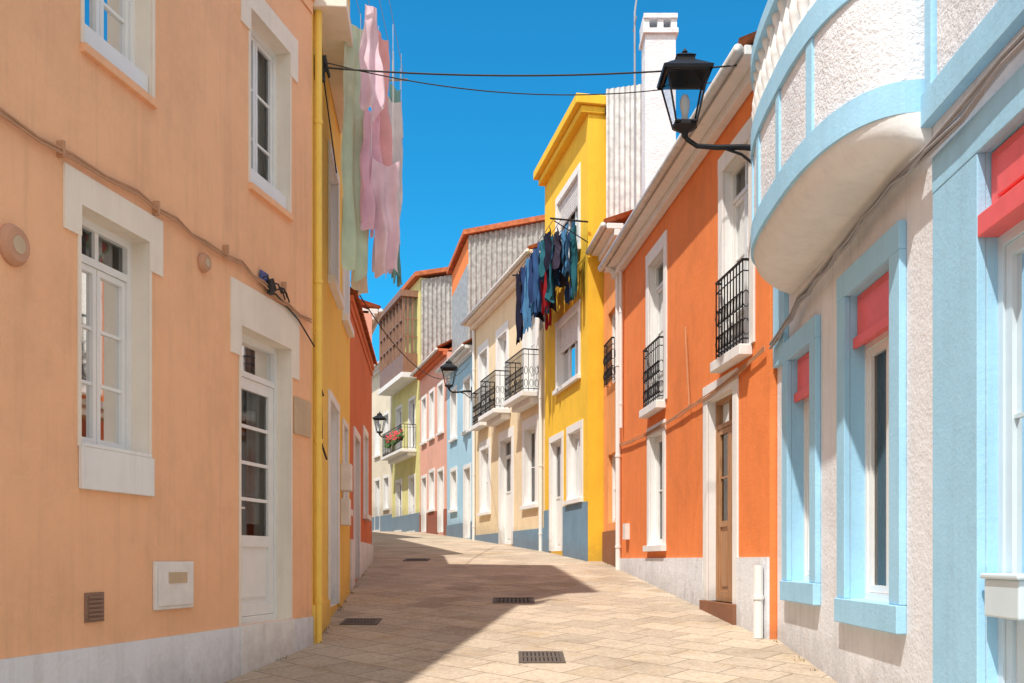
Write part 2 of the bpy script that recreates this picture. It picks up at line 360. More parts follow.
def eared(F,e,o,sidew=.03,ear=.17,up=.2,drop=.2,sill=None):
    b=MB(); a0,a1,z0,z1=o
    F.box(b,a0-ear,a1+ear,.001,.016,z1,z1+up)
    F.box(b,a0-ear,a0-.001,.001,.016,z1-drop,z1); F.box(b,a1+.001,a1+ear,.001,.016,z1-drop,z1)
    F.box(b,a0-sidew,a0-.001,.001,.012,z0,z1-drop); F.box(b,a1+.001,a1+sidew,.001,.012,z0,z1-drop)
    b.obj('lintel_surround',M['cream'],e)
eared(F,e,w1); eared(F,e,dr,drop=.26,up=.36,ear=.18); eared(F,e,u1); eared(F,e,u2); eared(F,e,x1); eared(F,e,x2)
b=MB(); F.box(b,w1[0]-.02,w1[1]+.03,.001,.035,.45,.72); F.box(b,w1[0],w1[1],-.19,.036,.72,.745); b.obj('window_sill',M['whitetrim'],e,bevel=.006)
for o in (u1,u2,x2):
    b=MB(); F.box(b,o[0]-.03,o[1]+.03,-.18,.04,o[2]-.06,o[2]-.002); b.obj('window_sill',M['peach'],e,bevel=.005)
    b=MB(); F.box(b,o[0]+.01,o[1]-.01,-.12,-.02,o[2]+.001,o[2]+.16); b.obj('sill_upstand',M['frame'],e)
plinth(F,e,'white',-.56,.018,0,None,[(dr[0]-.04,dr[1]+.04)])
b=MB(); F.box(b,dr[0]-.035,dr[1]+.035,-.15,.03,-1.4,-.555); b.obj('door_step',M['whitetrim'],e)
roof(F,e,5.52,.04,gut=False,cor='peach')
# meter box
b=MB(); s0,s1=S(7.13),S(7.64); F.box(b,s0,s1,.001,.03,-.36,-.01); F.box(b,s0+.025,s1-.025,.03,.04,-.335,-.035); b.obj('gas_meter_box',M['gasbox'],e,bevel=.006)
b=MB()
F.box(b,s0+.15,s1-.12,.04,.046,-.17,-.09); b.obj('meter_window',M['plaque'],e)
b=MB(); s0,s1=S(6.37),S(6.56); F.box(b,s0,s1,.001,.012,-.40,-.21)
for i in range(6): F.box(b,s0+.02,s1-.02,.012,.026,-.385+i*.028,-.372+i*.028)
b.obj('air_vent',M['vent'],e)
for (y,z,r) in ((5.72,1.80,.095),(7.81,2.32,.06)):
    b=MB(); c=F.P(S(y),.0,z)
    b.tube([c,c+o3*.02,c+o3*.05],[r*1.25,r*1.25,r],20); b.obj('terracotta_vent_cap',M['terra'],e)
    b=MB(); b.tube([c+o3*.051,c+o3*.054],r*.55,16); b.obj('vent_hole',M['plaque'],e)
b=MB(); F.box(b,S(9.47),S(9.84),.001,.02,1.2,1.55); b.obj('wall_plaque',M['plaque'],e,bevel=.004)
b=MB(); F.box(b,S(8.75),S(8.9),.018,.028,2.42,2.54); b.obj('house_number_plate',M['number'],e)
# cables on the peach wall
b=MB(); ys=[-5,0,3,4.5,5.6,6.2,6.9,7.4,7.8,8.4,8.8,9.3,9.8]; zz=[2.7,2.62,2.6,2.56,2.50,2.50,2.53,2.51,2.47,2.49,2.43,2.36,2.34]
for k,off in enumerate((0,.018,-.016)):
    P=[]
    for i,(y,z) in enumerate(zip(ys,zz)):
        P.append(F.P(S(y),.03+.006*k,z+off))
        if i<len(ys)-1: P.append(F.P(S((y+ys[i+1])/2),.028+.006*k,(z+zz[i+1])/2-.02+off*.6+(R()-.5)*.012))
    b.tube(P,.008,6)
y=5.0
while y<9.8:
    F.box(b,S(y),S(y)+.02,.001,.05,2.46,2.56); y+=.9+R()*.3
b.obj('wall_cable',M['cablebr'],e)
b=MB()
for i in range(7):
    s=S(8.75+R()*.4); z=2.44+R()*.05; b.tube([F.P(s,.04,z),F.P(s+.05,.06,z+.06*(R()-.3)),F.P(s+.16,.04,z-.05)],.008,5)
F.box(b,S(8.86),S(8.93),.03,.07,2.36,2.47)
b.tube([F.P(S(9.0),.04,2.4),F.P(S(9.5),.04,2.28),F.P(S(9.85),.05,2.1)],.008,5)
b.obj('cable_junction',M['cable'],e)

# ================================================================= LEFT: yellow house
F=Frame((-1.98,9.9),(-1.19-.08*14.5,14.5),'L'); S=F.S
e=empty('tall_warm_yellow_house',(F.P0.x,F.P0.y,gz(10)))
o1=(S(11.5),S(12.55),-.55,1.85); o2=(S(11.5),S(12.5),3.25,4.7); o3_=(S(13.3),S(13.9),.7,1.8); o4=(S(13.3),S(14.1),3.25,4.7)
facade(F,e,'yellowL',-4,8.4,[o1,o2,o3_,o4],r=.15,jamb='whitetrim')
window(F,e,*o1,-.15,1,3,panel=.4,name='door'); 
for o in (o2,o3_,o4): window(F,e,*o,-.15,2,2)
surround(F,e,*o1,w=.1,bottom=False); surround(F,e,*o2,w=.1); surround(F,e,*o3_,w=.08); surround(F,e,*o4,w=.1)
roof(F,e,8.4,.3,cor='yellowL'); plinth(F,e,'yellowL',-.45,.03,0,None,[(o1[0]-.1,o1[1]+.1)])
downpipe(F,e,.12,gz(10),8.4,'yellowpipe',.036,.05); downpipe(F,e,.42,gz(10)+.3,8.4,'yellowpipe',.02,.03,name='conduit')
b=MB(); F.box(b,S(12.95),S(13.2),.001,.14,.9,1.25); F.box(b,S(12.95),S(13.2),.001,.12,.45,.8); b.obj('electric_meter_box',M['gasbox'],e,bevel=.01)
b=MB(); b.tube([F.P(.5,.03,1.9),F.P(.52,.04,1.2),F.P(1.0,.04,1.1)],.012,6); b.tube([F.P(.1,.03,2.3),F.P(.25,.05,2.15),F.P(.28,.04,1.8),F.P(.55,.05,1.72)],.012,6); b.obj('wall_cable',M['cable'],e)
b=MB(); F.box(b,.02,F.L-1.6,.002,.34,5.50,5.62); b.obj('clothes_drying_ledge',M['cream'],e,bevel=.01)

# ================================================================= LEFT: orange low house + others
F=Frame((-1.19-.08*14.5,14.5),(-2.774,19.8),'L'); S=F.S
e=empty('brick_orange_house',(F.P0.x,F.P0.y,gz(15)))
o1=(S(15.2),S(16.2),-.3,1.9); o2=(S(17.3),S(18.2),.8,2.2)
facade(F,e,'darkorange',-3,3.75,[o1,o2],r=.15,jamb='whitetrim'); window(F,e,*o1,-.15,1,2,fm='framebrown',panel=.5,name='door'); window(F,e,*o2,-.15,2,2)
surround(F,e,*o1,bottom=False); surround(F,e,*o2); roof(F,e,3.75,.05,gut=False,cor='darkorange'); plinth(F,e,'white',.3,.03,0,None,[(o1[0]-.12,o1[1]+.12)])
for (nm,P0,P1,mat,h) in (('pink_corner_house',(-2.774,19.8),(-5.2,29.5),'pink',4.6),('cream_corner_house',(-5.2,29.5),(-9.0,41),'palecream',6.0),('white_end_house',(-9,41),(-14.5,53),'white',7.5)):
    F=Frame(P0,P1,'L'); e=empty(nm,(P0[0],P0[1],gz(P0[1]))); g=gz(P0[1]+5)
    ops=[]
    for k in range(3):
        a=F.L*(.15+.3*k)
        if h>5: ops.append((a,a+1,g+3.6,g+5.1))
        ops.append((a,a+1,g+(.1 if k==1 else 1.0),g+2.4))
    facade(F,e,mat,-2,g+h,ops,jamb='whitetrim')
    for o in ops: window(F,e,*o,-.2,2,2); surround(F,e,*o)
    roof(F,e,g+h,.12 if nm.startswith('pink') else .3,rise=.9)

# ================================================================= RIGHT: white + blue house with bow balcony
F=Frame((2.4-.18,-6),(2.4+.03*10.2,10.2),'R'); S=F.S
e=empty('white_and_blue_house',(F.P0.x,F.P0.y,gz(2)))
w1=(S(8.80),S(9.60),-.20,1.92); w2=(S(6.78),S(7.78),-.30,2.05); dr=(S(3.7),S(5.40),-1.15,2.2)
bd=(S(7.4),S(8.6),2.95,5.2); x1=(S(.2),S(1.3),-.5,2.05)
x4=(S(4.2),S(5.2),3.6,5.2)
facade(F,e,'white',-4,5.9,[w1,w2,dr,bd,x1,x4],r=.18,jamb='blue')
for o in (w1,w2,x1):
    window(F,e,o[0],o[1],o[2],o[3]-.38,-.18,2,1,curtain='curtain',lw=.055)
    shutter_box(F,e,o[0],o[1],o[3]-.38,o[3]-.003,-.17,-.05)
    b=MB(); p=.05
    F.box(b,o[0]-.2,o[0]-.001,.001,p,o[2],o[3]); F.box(b,o[1]+.001,o[1]+.2,.001,p,o[2],o[3])
    F.box(b,o[0]-.2,o[1]+.2,.001,p+.003,o[3],o[3]+.19); F.box(b,o[0]-.2,o[1]+.2,.001,p+.02,o[2]-.19,o[2]-.001)
    b.obj('blue_surround',M['blue'],e,bevel=.006)
window(F,e,*bd,-.18,2,2,panel=.3); window(F,e,*x4,-.18,2,2)
window(F,e,dr[0]+.1,dr[1]-.0,dr[2]+.3,1.74,-.13,2,2,curtain='curtain',panel=.28,fm='frameblue',lw=.07,fw=.06,name='door')
b=MB(); F.box(b,dr[0]+.01,dr[1]-.01,-.13,-.02,1.80,2.19)
k=3
for i in range(k):
    a0=dr[1]-.12-(i+1)*.5+.04; F.box(b,max(a0,dr[0]+.06),dr[1]-.12-i*.5,-.02,-.002,1.92,2.13)
F.box(b,dr[0],dr[1]-.001,-.13,.05,1.74,1.86); b.obj('shutter_box',M['red'],e,bevel=.006)
b=MB(); p=.05
F.box(b,dr[1]+.001,dr[1]+.62,.001,p,-2,2.2); F.box(b,dr[0]-.5,dr[0]-.001,.001,p,-2,2.2); F.box(b,dr[0]-.5,dr[1]+.62,.001,p+.003,2.2,2.42); b.obj('door_surround',M['blue'],e,bevel=.006)
b=MB(); F.box(b,dr[0]-.0,dr[1]-.02,-.1,.06,-1.6,-.95); b.obj('door_step',M['whitetrim'],e,bevel=.01)
b=MB(); F.box(b,dr[1]-.45,dr[1]-.06,-.05,.04,-.30,-.10); F.box(b,dr[1]-.47,dr[1]-.04,-.05,.055,-.10,-.07); b.obj('letter_box',M['frameblue'],e,bevel=.01)
# string course and upper roughcast panels
BZ=2.66
b=MB(); F.box(b,0,S(6.18),.001,.07,BZ,BZ+.2); F.box(b,0,S(6.18),.001,.05,BZ+.9,BZ+1.05)
for y in (6.12,4.6,3.1,1.6,.1): F.box(b,S(y)-.1,S(y),.001,.06,BZ+.2,BZ+.9)
b.obj('blue_string_course',M['blue'],e,bevel=.005)
b=MB(); F.box(b,0,S(6.0)-.0,.001,.03,BZ+.2,BZ+.9); b.obj('roughcast_panels',M['rough'],e)
# bow balcony
ya,yb=6.15,9.62; K=44
def bow(t,amp): 
    return amp*max(0,(1-abs(2*t-1)**2.7))**(1/2.7)
def bowP(t,amp,z): return F.P(S(ya)+(S(yb)-S(ya))*t,bow(t,amp)+.002,z)
ts=[.5-.5*math.cos(math.pi*i/K) for i in range(K+1)]
A=.56
def band(name,mat,z0,z1,out,thick=.12,smooth=True):
    b=MB(); rows=[]
    for t in ts:
        rows.append((bowP(t,A+out,z0),bowP(t,A+out,z1),bowP(t,A+out-thick,z1),bowP(t,A+out-thick,z0)))
    for p,q in zip(rows,rows[1:]):
        for k in range(4): b.quad(p[k],q[k],q[(k+1)%4],p[(k+1)%4])
    return b.obj(name,M[mat],e)
band('balcony_lower_band','blue',2.76,2.96,.03)
band('balcony_roughcast','rough',2.961,3.62,.0)
band('balcony_mid_band','blue',3.621,3.82,.03)
band('balcony_handrail','blue',4.36,4.48,.03,.16)
b=MB()
for c,wd in ((.22,.03),(.44,.03),(.66,.035),(.80,.07),(.93,.05)):
    t0=c; t1=c+wd; k=4
    for i in range(k):
        p=t0+(t1-t0)*i/k; q=t0+(t1-t0)*(i+1)/k
        b.hexa([bowP(p,A-.02,2.962),bowP(q,A-.02,2.962),bowP(q,A+.018,2.962),bowP(p,A+.018,2.962),bowP(p,A-.02,3.619),bowP(q,A-.02,3.619),bowP(q,A+.018,3.619),bowP(p,A+.018,3.619)])
b.obj('balcony_ribs',M['blue'],e)
prof=[(.03,0),(.05,.02),(.05,.06),(.028,.1),(.06,.2),(.062,.26),(.035,.38),(.025,.44),(.045,.49),(.05,.52),(.05,.54)]
b=MB()
for i in range(18):
    t=.035+.93*i/17; p=bowP(t,A-.05,3.82); b.lathe(p,prof,10)
b.obj('balcony_balusters',M['whitetrim'],e,smooth=True)
b=MB(); rows=[]
sc=[1.0,.97,.9,.75,.5,.0]; zz=[2.76,2.70,2.655,2.61,2.575,2.55]
for t in ts: rows.append([bowP(t,(A+.0)*s,z) for s,z in zip(sc,zz)])
for p,q in zip(rows,rows[1:]):
    for k in range(5): b.quad(p[k],q[k],q[k+1],p[k+1])
bo=b.obj('balcony_soffit',M['whitetrim'],e,smooth=True)
bm=bmesh.new(); bm.from_mesh(bo.data); bmesh.ops.remove_doubles(bm,verts=bm.verts,dist=.0005); bmesh.ops.recalc_face_normals(bm,faces=bm.faces); bm.to_mesh(bo.data); bm.free()
b=MB()
for p,q in zip(ts,ts[1:]): b.quad(bowP(p,A,2.97),bowP(q,A,2.97),bowP(q,0,2.97),bowP(p,0,2.97))
b.obj('balcony_floor',M['whitetrim'],e)
b=MB(); F.box(b,S(9.72),F.L-.02,.001,.05,1.95,5.8); b.obj('corner_pilaster',M['blue'],e,bevel=.005)
roof(F,e,5.92,.38,cor='blue')
# cable bundle
b=MB(); ys=[-4,0,2,4,5,6,6.6,7.2,7.8,8.4,9,9.5,10.1]; zz=[2.5,2.52,2.5,2.5,2.5,2.47,2.5,2.47,2.42,2.38,2.34,2.25,2.17]
for k in range(6):
    P=[]; of=(R()-.5)*.08
    for i,(y,z) in enumerate(zip(ys,zz)):
        P.append(F.P(S(y),.075+.012*(k%3),z+of+(R()-.5)*.03))
        if i<len(ys)-1: P.append(F.P(S((y+ys[i+1])/2),.07+.012*(k%3),(z+zz[i+1])/2+of-.035*R()))
    b.tube(P,.010,6)
b.obj('wall_cable_bundle',M['cablegr'],e)

# ================================================================= RIGHT: orange house
F=Frame((2.63,10.2),(1.903,17.95),'R'); S=F.S
e=empty('orange_house',(F.P0.x,F.P0.y,gz(12)))
ub1=(S(10.80),S(11.72),2.32,4.55); ub2=(S(14.55),S(15.5),2.32,4.55); d1=(S(11.35),S(12.35),-.5,1.95); g1=(S(14.6),S(15.45),.22,1.9)
facade(F,e,'orange',-3,5.15,[ub1,ub2,d1,g1],r=.16,jamb='whitetrim')
for o in (ub1,ub2): window(F,e,*o,-.16,2,2,panel=.28,transom=.35,name='balcony_door'); surround(F,e,*o,w=.17,top=.2,bottom=False); 
for o in (ub1,ub2): iron_balcony(F,e,o[0]-.02,o[1]+.02,o[2],out=.09,h=.92)
window(F,e,*d1,-.16,2,2,fm='woodlight',panel=.45,transom=.3,lw=.07,name='door'); surround(F,e,*d1,w=.17,top=.2,bottom=False)
window(F,e,*g1,-.16,2,2); surround(F,e,*g1,w=.14)
plinth(F,e,'white',.03,.03,0,None,[(d1[0]-.17,d1[1]+.17)])
b=MB(); F.box(b,d1[0]-.165,d1[1]+.165,-.1,.07,-1.2,-.5); b.obj('door_step',M['brownplinth'],e)
roof(F,e,5.15,.26); downpipe(F,e,F.L-.3,gz(17.5),5.1); downpipe(F,e,F.L-.55,2.3,5.1,r=.03)
b=MB(); b.tube([F.P(F.L-.3,.06,5.0),F.P(F.L-.3,.3,5.2)],.045,10); b.obj('pipe_elbow',M['frame'],e)
b=MB()
for k in range(3):
    P=catenary(F.P(.05,.04,2.15+.02*k),F.P(2.9,.04,1.98+.02*k),.05,10,.02)+catenary(F.P(2.95,.04,1.97+.02*k),F.P(F.L-.1,.04,2.02+.02*k),.06,12,.02)
    b.tube(P,.008,5)
b.tube([F.P(2.9,.04,2.0),F.P(3.0,.05,2.7),F.P(3.1,.04,3.1)],.007,5)
b.obj('wall_cable',M['cablebr'],e)
downpipe(F,e,.09,gz(10.3),gz(10.3)+.75,r=.05,n=.09,name='drain_pipe')
b=MB(); F.box(b,F.L-1.0,F.L-.8,.001,.08,.35,.62); b.obj('electric_meter_box',M['gasbox'],e)

# ================================================================= RIGHT: light orange narrow house
F=Frame((3.64-.094*17.95,17.95),(3.64-.094*19.6,19.6),'R'); S=F.S
e=empty('narrow_orange_house',(F.P0.x,F.P0.y,gz(18)))
o1=(S(18.45),S(19.15),3.3,4.7); o2=(S(18.45),S(19.15),.7,2.0)
facade(F,e,'orange2',-2,5.95,[o1,o2],r=.15,depth=5); window(F,e,*o1,-.15,2,2); window(F,e,*o2,-.15,2,2)
roof(F,e,5.95,.25,depth=5,rise=1.0); plinth(F,e,'brownplinth',.55,.03)
iron_balcony(F,e,o1[0]-.02,o1[1]+.02,3.3,out=.07,h=.8,slab=False)
# chimney
e=empty('white_chimney',(2.5,17.3,6))
b=MB(); b.hexa([(2.28,17.1,5.2),(2.8,17.1,5.2),(2.8,17.6,5.2),(2.28,17.6,5.2),(2.28,17.1,9.0),(2.8,17.1,9.0),(2.8,17.6,9.0),(2.28,17.6,9.0)]); b.obj('stack',M['rough'],e)
b=MB(); b.hexa([(2.24,17.05,9.0),(2.84,17.05,9.0),(2.84,17.65,9.0),(2.24,17.65,9.0),(2.24,17.05,9.08),(2.84,17.05,9.08),(2.84,17.65,9.08),(2.24,17.65,9.08)])
for x in (2.30,2.54,2.77): b.hexa([(x-.05,17.1,9.08),(x+.05,17.1,9.08),(x+.05,17.6,9.08),(x-.05,17.6,9.08),(x-.05,17.1,9.26),(x+.05,17.1,9.26),(x+.05,17.6,9.26),(x-.05,17.6,9.26)])
b.hexa([(2.25,17.07,9.262),(2.83,17.07,9.262),(2.83,17.63,9.262),(2.25,17.63,9.262),(2.25,17.07,9.34),(2.83,17.07,9.34),(2.83,17.63,9.34),(2.25,17.63,9.34)])
b.obj('cap',M['rough'],e)
e=empty('tv_antenna',(2.15,17.4,7))
b=MB(); b.tube([(2.13,17.35,5.3),(2.13,17.35,9.5),(2.16,17.35,9.72),(2.38,17.35,10.1)],.017,6)
b.tube([(2.13,17.1,9.3),(2.13,17.6,9.3)],.008,4)
b.obj('mast',M['cablegr'],e)
e=empty('rooftop_room',(3,17.9,6.5))
b=MB(); b.hexa([(2.55,17.75,5.3),(3.0,17.75,5.3),(3.0,18.6,5.3),(2.55,18.6,5.3),(2.55,17.75,7.55),(3.0,17.75,7.35),(3.0,18.6,7.35),(2.55,18.6,7.55)]); b.obj('walls',M['orange'],e)

# ================================================================= RIGHT: yellow tall house
F=Frame((1.49,19.6),(.77,23.4),'R'); S=F.S
e=empty('tall_yellow_house',(F.P0.x,F.P0.y,gz(21)))
t1=(S(20.3),S(22.1),6.35,7.85); t2=(S(20.3),S(22.1),3.75,5.1); g1=(S(20.1),S(21.1),1.25,2.65); d1=(S(21.7),S(22.75),.2,2.65)
facade(F,e,'yellow',-2,8.75,[t1,t2,g1,d1],r=.15,jamb='whitetrim',depth=1.15)
window(F,e,*t1,-.15,3,1,curtain='curtain'); window(F,e,*t2,-.15,3,1,curtain='curtain'); window(F,e,*g1,-.15,2,1); window(F,e,*d1,-.15,2,1,panel=.5,name='door')
for o in (t1,t2,g1): surround(F,e,*o,w=.16)
surround(F,e,*d1,w=.14,bottom=False)
for o in (t1,t2):
    b=MB(); F.box(b,o[0]+.05,o[1]-.05,-.08,-.05,o[3]-.55,o[3]-.01)
    for i in range(10): F.box(b,o[0]+.05,o[1]-.05,-.05,-.04,o[3]-.54+i*.053,o[3]-.54+i*.053+.03)
    b.obj('roller_blind',M['gasbox'],e)
plinth(F,e,'bluegrey',1.15,.03,0,None,[(d1[0]-.14,d1[1]+.14)])
b=MB(); F.box(b,-.04,F.L+.04,-.34,.15,8.75,8.9); F.box(b,-.10,F.L+.10,-.40,.26,8.903,9.10); b.obj('yellow_cornice',M['yellow'],e,bevel=.02)
b=MB(); F.box(b,.05,F.L-.05,-5.5,-1.16,-2,6.0); b.obj('rear_wing',M['yellow'],e)
# corrugated side cladding (profiled sheet, facing down the street)
def corrugated(e,p0,p1,z0,z0b,z1,z1b,mat,name='corrugated_cladding',pitch=.11,amp=.018):
    p0=Vector(p0); p1=Vector(p1); d=p1-p0; L=d.length; k=int(L/pitch*6); nrm=Vector((d.y,-d.x)).normalized(); b=MB(); prev=None
    for i in range(k+1):
        t=i/k; q=p0+d*t+nrm*(amp*math.sin(t*L/pitch*2*math.pi))
        cur=(Vector((q.x,q.y,z0+(z0b-z0)*t)),Vector((q.x,q.y,z1+(z1b-z1)*t)))
        if prev: b.quad(prev[0],cur[0],cur[1],prev[1])
        prev=cur
    b.obj(name,M[mat],e,smooth=True)
corrugated(e,(1.84,19.54),(2.66,19.72),5.9,5.9,9.20,9.40,'corrw')
b=MB(); b.hexa([(1.86,19.60,8.8),(2.66,19.76,8.8),(2.5,21,8.8),(1.7,21,8.8),(1.86,19.60,9.20),(2.66,19.76,9.40),(2.5,21,9.4),(1.7,21,9.2)]); b.obj('sheet_roof',M['corrw'],e)
FD=F

# ================================================================= RIGHT: cream house with iron balconies
F=Frame((.77,23.4),(-1.15,30.7),'R'); S=F.S
e=empty('cream_house',(F.P0.x,F.P0.y,gz(27)))
U=[(S(y)-.5,S(y)+.5,4.0,6.15) for y in (24.6,27.3,29.5)]; G=[(S(24.6)-.5,S(24.6)+.5,1.35,3.25),(S(26.9)-.6,S(26.9)+.6,.42,3.25),(S(29.3)-.5,S(29.3)+.5,1.4,3.25)]
facade(F,e,'creamwall',-2,7.15,U+G,r=.18,jamb='whitetrim')
for o in U: window(F,e,*o,-.18,2,2,panel=.3,name='balcony_door'); surround(F,e,*o,w=.2,top=.25,bottom=False)
for o in (G[0],G[2]): window(F,e,*o,-.18,2,2); surround(F,e,*o,w=.2,top=.25)
window(F,e,*G[1],-.18,2,1,panel=.6,transom=.4,name='door'); surround(F,e,*G[1],w=.2,top=.25,bottom=False)
iron_balcony(F,e,U[0][0]-.35,U[0][1]+.35,4.0,.42,1.0); iron_balcony(F,e,U[1][0]-.35,U[1][1]+.35,4.0,.42,1.0); iron_balcony(F,e,U[2][0]-.1,U[2][1]+.1,4.0,.2,1.0)
plinth(F,e,'bluegrey',.75,.03,0,None,[(G[1][0]-.2,G[1][1]+.2)]); roof(F,e,7.15,.35,cor='cream'); downpipe(F,e,.15,.2,7.1); downpipe(F,e,F.L-.15,.6,7.1)
e=empty('corrugated_attic_house',(0,31,7))
corrugated(e,(-1.35,31.0),(1.3,31.0),6.5,6.5,10.05,10.55,'corr',pitch=.16,amp=.03)
b=MB(); b.hexa([(-1.38,31.05,6.4),(1.3,31.05,6.4),(.3,36,6.4),(-2.1,35,6.4),(-1.38,31.05,9.2),(1.3,31.05,9.2),(.3,36,9.2),(-2.1,35,9.2)]); b.obj('lower_walls',M['corr'],e)
b=MB(); b.hexa([(-1.38,31.05,9.2),(1.3,31.05,9.2),(.3,36,9.2),(-2.1,35,9.2),(-1.38,31.05,10.0),(1.3,31.05,10.5),(.3,36,10.5),(-2.1,35,10.0)]); b.obj('upper_walls',M['orange'],e)
b=MB(); b.hexa([(-1.5,30.85,10.05),(1.4,30.85,10.58),(.4,36.2,10.58),(-2.3,35.2,10.05),(-1.5,30.85,10.2),(1.4,30.85,10.73),(.4,36.2,10.73),(-2.3,35.2,10.2)]); b.obj('tile_roof',M['tile'],e)
# ================================================================= RIGHT: blue house
F=Frame((-1.15,30.7),(-2.275,35),'R'); S=F.S
e=empty('pale_blue_house',(F.P0.x,F.P0.y,gz(33)))
U=[(S(y)-.45,S(y)+.45,4.1,5.7) for y in (31.7,33.8)]; G=[(S(31.7)-.45,S(31.7)+.45,.7,2.9),(S(33.8)-.45,S(33.8)+.45,1.7,3.0)]
facade(F,e,'bluewall',-2,6.5,U+G,r=.18,jamb='whitetrim')
for o in U+G: window(F,e,*o,-.18,2,2); surround(F,e,*o,w=.13,bottom=(o!=G[0]))
plinth(F,e,'bluegrey',1.2,.03,0,None,[(G[0][0]-.13,G[0][1]+.13)]); roof(F,e,6.5,.3,depth=5)
# ================================================================= RIGHT: pink house
F=Frame((-2.275,35),(-3.68,40),'R'); S=F.S
e=empty('pink_house',(F.P0.x,F.P0.y,gz(38)))
U=[(S(y)-.4,S(y)+.4,4.6,6.3) for y in (36,37.6,39.1)]; G=[(S(36)-.45,S(36)+.45,1.0,3.2),(S(37.6)-.45,S(37.6)+.45,1.9,3.3),(S(39.1)-.45,S(39.1)+.45,1.1,3.2)]
facade(F,e,'pink',-2,7.3,U+G,r=.18,jamb='whitetrim')
for o in U+G: window(F,e,*o,-.18,2,2); surround(F,e,*o,w=.12,bottom=(o not in (G[0],G[2])))
plinth(F,e,'redplinth',1.8,.03,0,None,[(G[0][0]-.12,G[0][1]+.12),(G[2][0]-.12,G[2][1]+.12)]); roof(F,e,7.3,.3,depth=5,cor='darkorange')
# ================================================================= RIGHT: lime house with wooden gallery
F=Frame((-3.68,40),(-5.4,45),'R'); S=F.S
e=empty('gallery_house',(F.P0.x,F.P0.y,gz(42)))
U=[(S(y)-.5,S(y)+.5,4.6,6.6) for y in (41.3,43.6)]; G=[(S(41.3)-.5,S(41.3)+.5,1.2,3.4),(S(43.6)-.5,S(43.6)+.5,1.3,3.4)]
facade(F,e,'lime',-2,11.3,U+G,r=.18,jamb='whitetrim',depth=3.0)
for o in U+G: window(F,e,*o,-.18,2,2,fm='frame'); surround(F,e,*o,w=.12)
iron_balcony(F,e,S(40.6),S(44.2),4.5,.6,1.0,scroll=False); plinth(F,e,'bluegrey',1.9,.03)
corrugated(e,(-3.62,39.93),(-1.5,40.5),6.5,6.5,11.2,11.7,'corr',pitch=.18,amp=.03)
b=MB(); b.hexa([(-3.85,39.75,11.3),(-1.2,40.3,11.85),(-2.6,46,11.85),(-5.7,45.2,11.3),(-3.85,39.75,11.47),(-1.2,40.3,12.02),(-2.6,46,12.02),(-5.7,45.2,11.47)]); b.obj('tile_roof',M['tile'],e)
s0,s1,nn=S(40.4),S(44.8),.6
b=MB(); F.box(b,s0-.08,s1+.08,.002,nn+.08,7.35,7.55); b.obj('gallery_floor',M['whitetrim'],e)
b=MB(); F.box(b,s0,s1,.002,nn,7.551,8.35); F.box(b,s0-.1,s1+.1,.002,nn+.12,10.6,10.85)
k=7
for i in range(k+1):
    a=s0+(s1-s0-.08)*i/k; F.box(b,a,a+.08,nn-.08,nn+.02,8.351,10.6)
for i in range(1,3): F.box(b,s0,s0+.08,nn*i/3-.04,nn*i/3+.04,8.351,10.6)
for z in (9.0,9.7): F.box(b,s0,s1,nn-.05,nn+.0,z,z+.05); F.box(b,s0+.01,s0+.05,0,nn,z,z+.05)
b.obj('gallery_timber',M['framebrown'],e)
b=MB(); b.quad(F.P(s0,nn-.06,8.35),F.P(s1,nn-.06,8.35),F.P(s1,nn-.06,10.6),F.P(s0,nn-.06,10.6)); b.quad(F.P(s0+.04,0,8.35),F.P(s0+.04,nn-.06,8.35),F.P(s0+.04,nn-.06,10.6),F.P(s0+.04,0,10.6)); b.obj('gallery_glass',M['glass'],e)
b=MB()
for i in range(30):
    c=F.P(s0+.3+R()*2.4,.66,5.0+R()*.2); 
    for j in range(5):
        d=Vector((R()-.5,R()-.5,R()-.5))*.2; q=c+d; b.quad(q,q+Vector((.06,0,.02)),q+Vector((.06,.02,.08)),q+Vector((0,.02,.06)))
b.obj('geraniums',M['petal'],e); 
b=MB()
for i in range(60):
    c=F.P(s0+.3+R()*3,.64,4.85+R()*.25)
    for j in range(5):
        d=Vector((R()-.5,R()-.5,R()-.5))*.2; q=c+d; b.quad(q,q+Vector((.07,0,.02)),q+Vector((.07,.02,.09)),q+Vector((0,.02,.07)))
b.obj('geranium_leaves',M['leaf'],e)
# ================================================================= RIGHT: far houses
for (nm,P0,P1,mat,h,pl) in (('pale_cream_house',(-5.4,45),(-7.5,50.5),'palecream',7.6,'bluegrey'),('salmon_house',(-7.5,50.5),(-11,57.5),'pink',7.0,'redplinth'),('far_end_house',(-11,57.5),(-20,66),'palecream',8.0,'brownplinth')):
    F=Frame(P0,P1,'R'); e=empty(nm,(P0[0],P0[1],gz(P0[1]))); g=gz(P0[1]+3); ops=[]
    for k in range(3):
        a=F.L*(.1+.3*k); ops.append((a,a+.9,g+3.6,g+5.3)); ops.append((a,a+.9,g+(.05 if k==1 else 1.0),g+2.4))
    facade(F,e,mat,-2,g+h,ops,jamb='whitetrim')
    for o in ops: window(F,e,*o,-.2,2,2); surround(F,e,*o)
    plinth(F,e,pl,g+.7,.0201); roof(F,e,g+h)

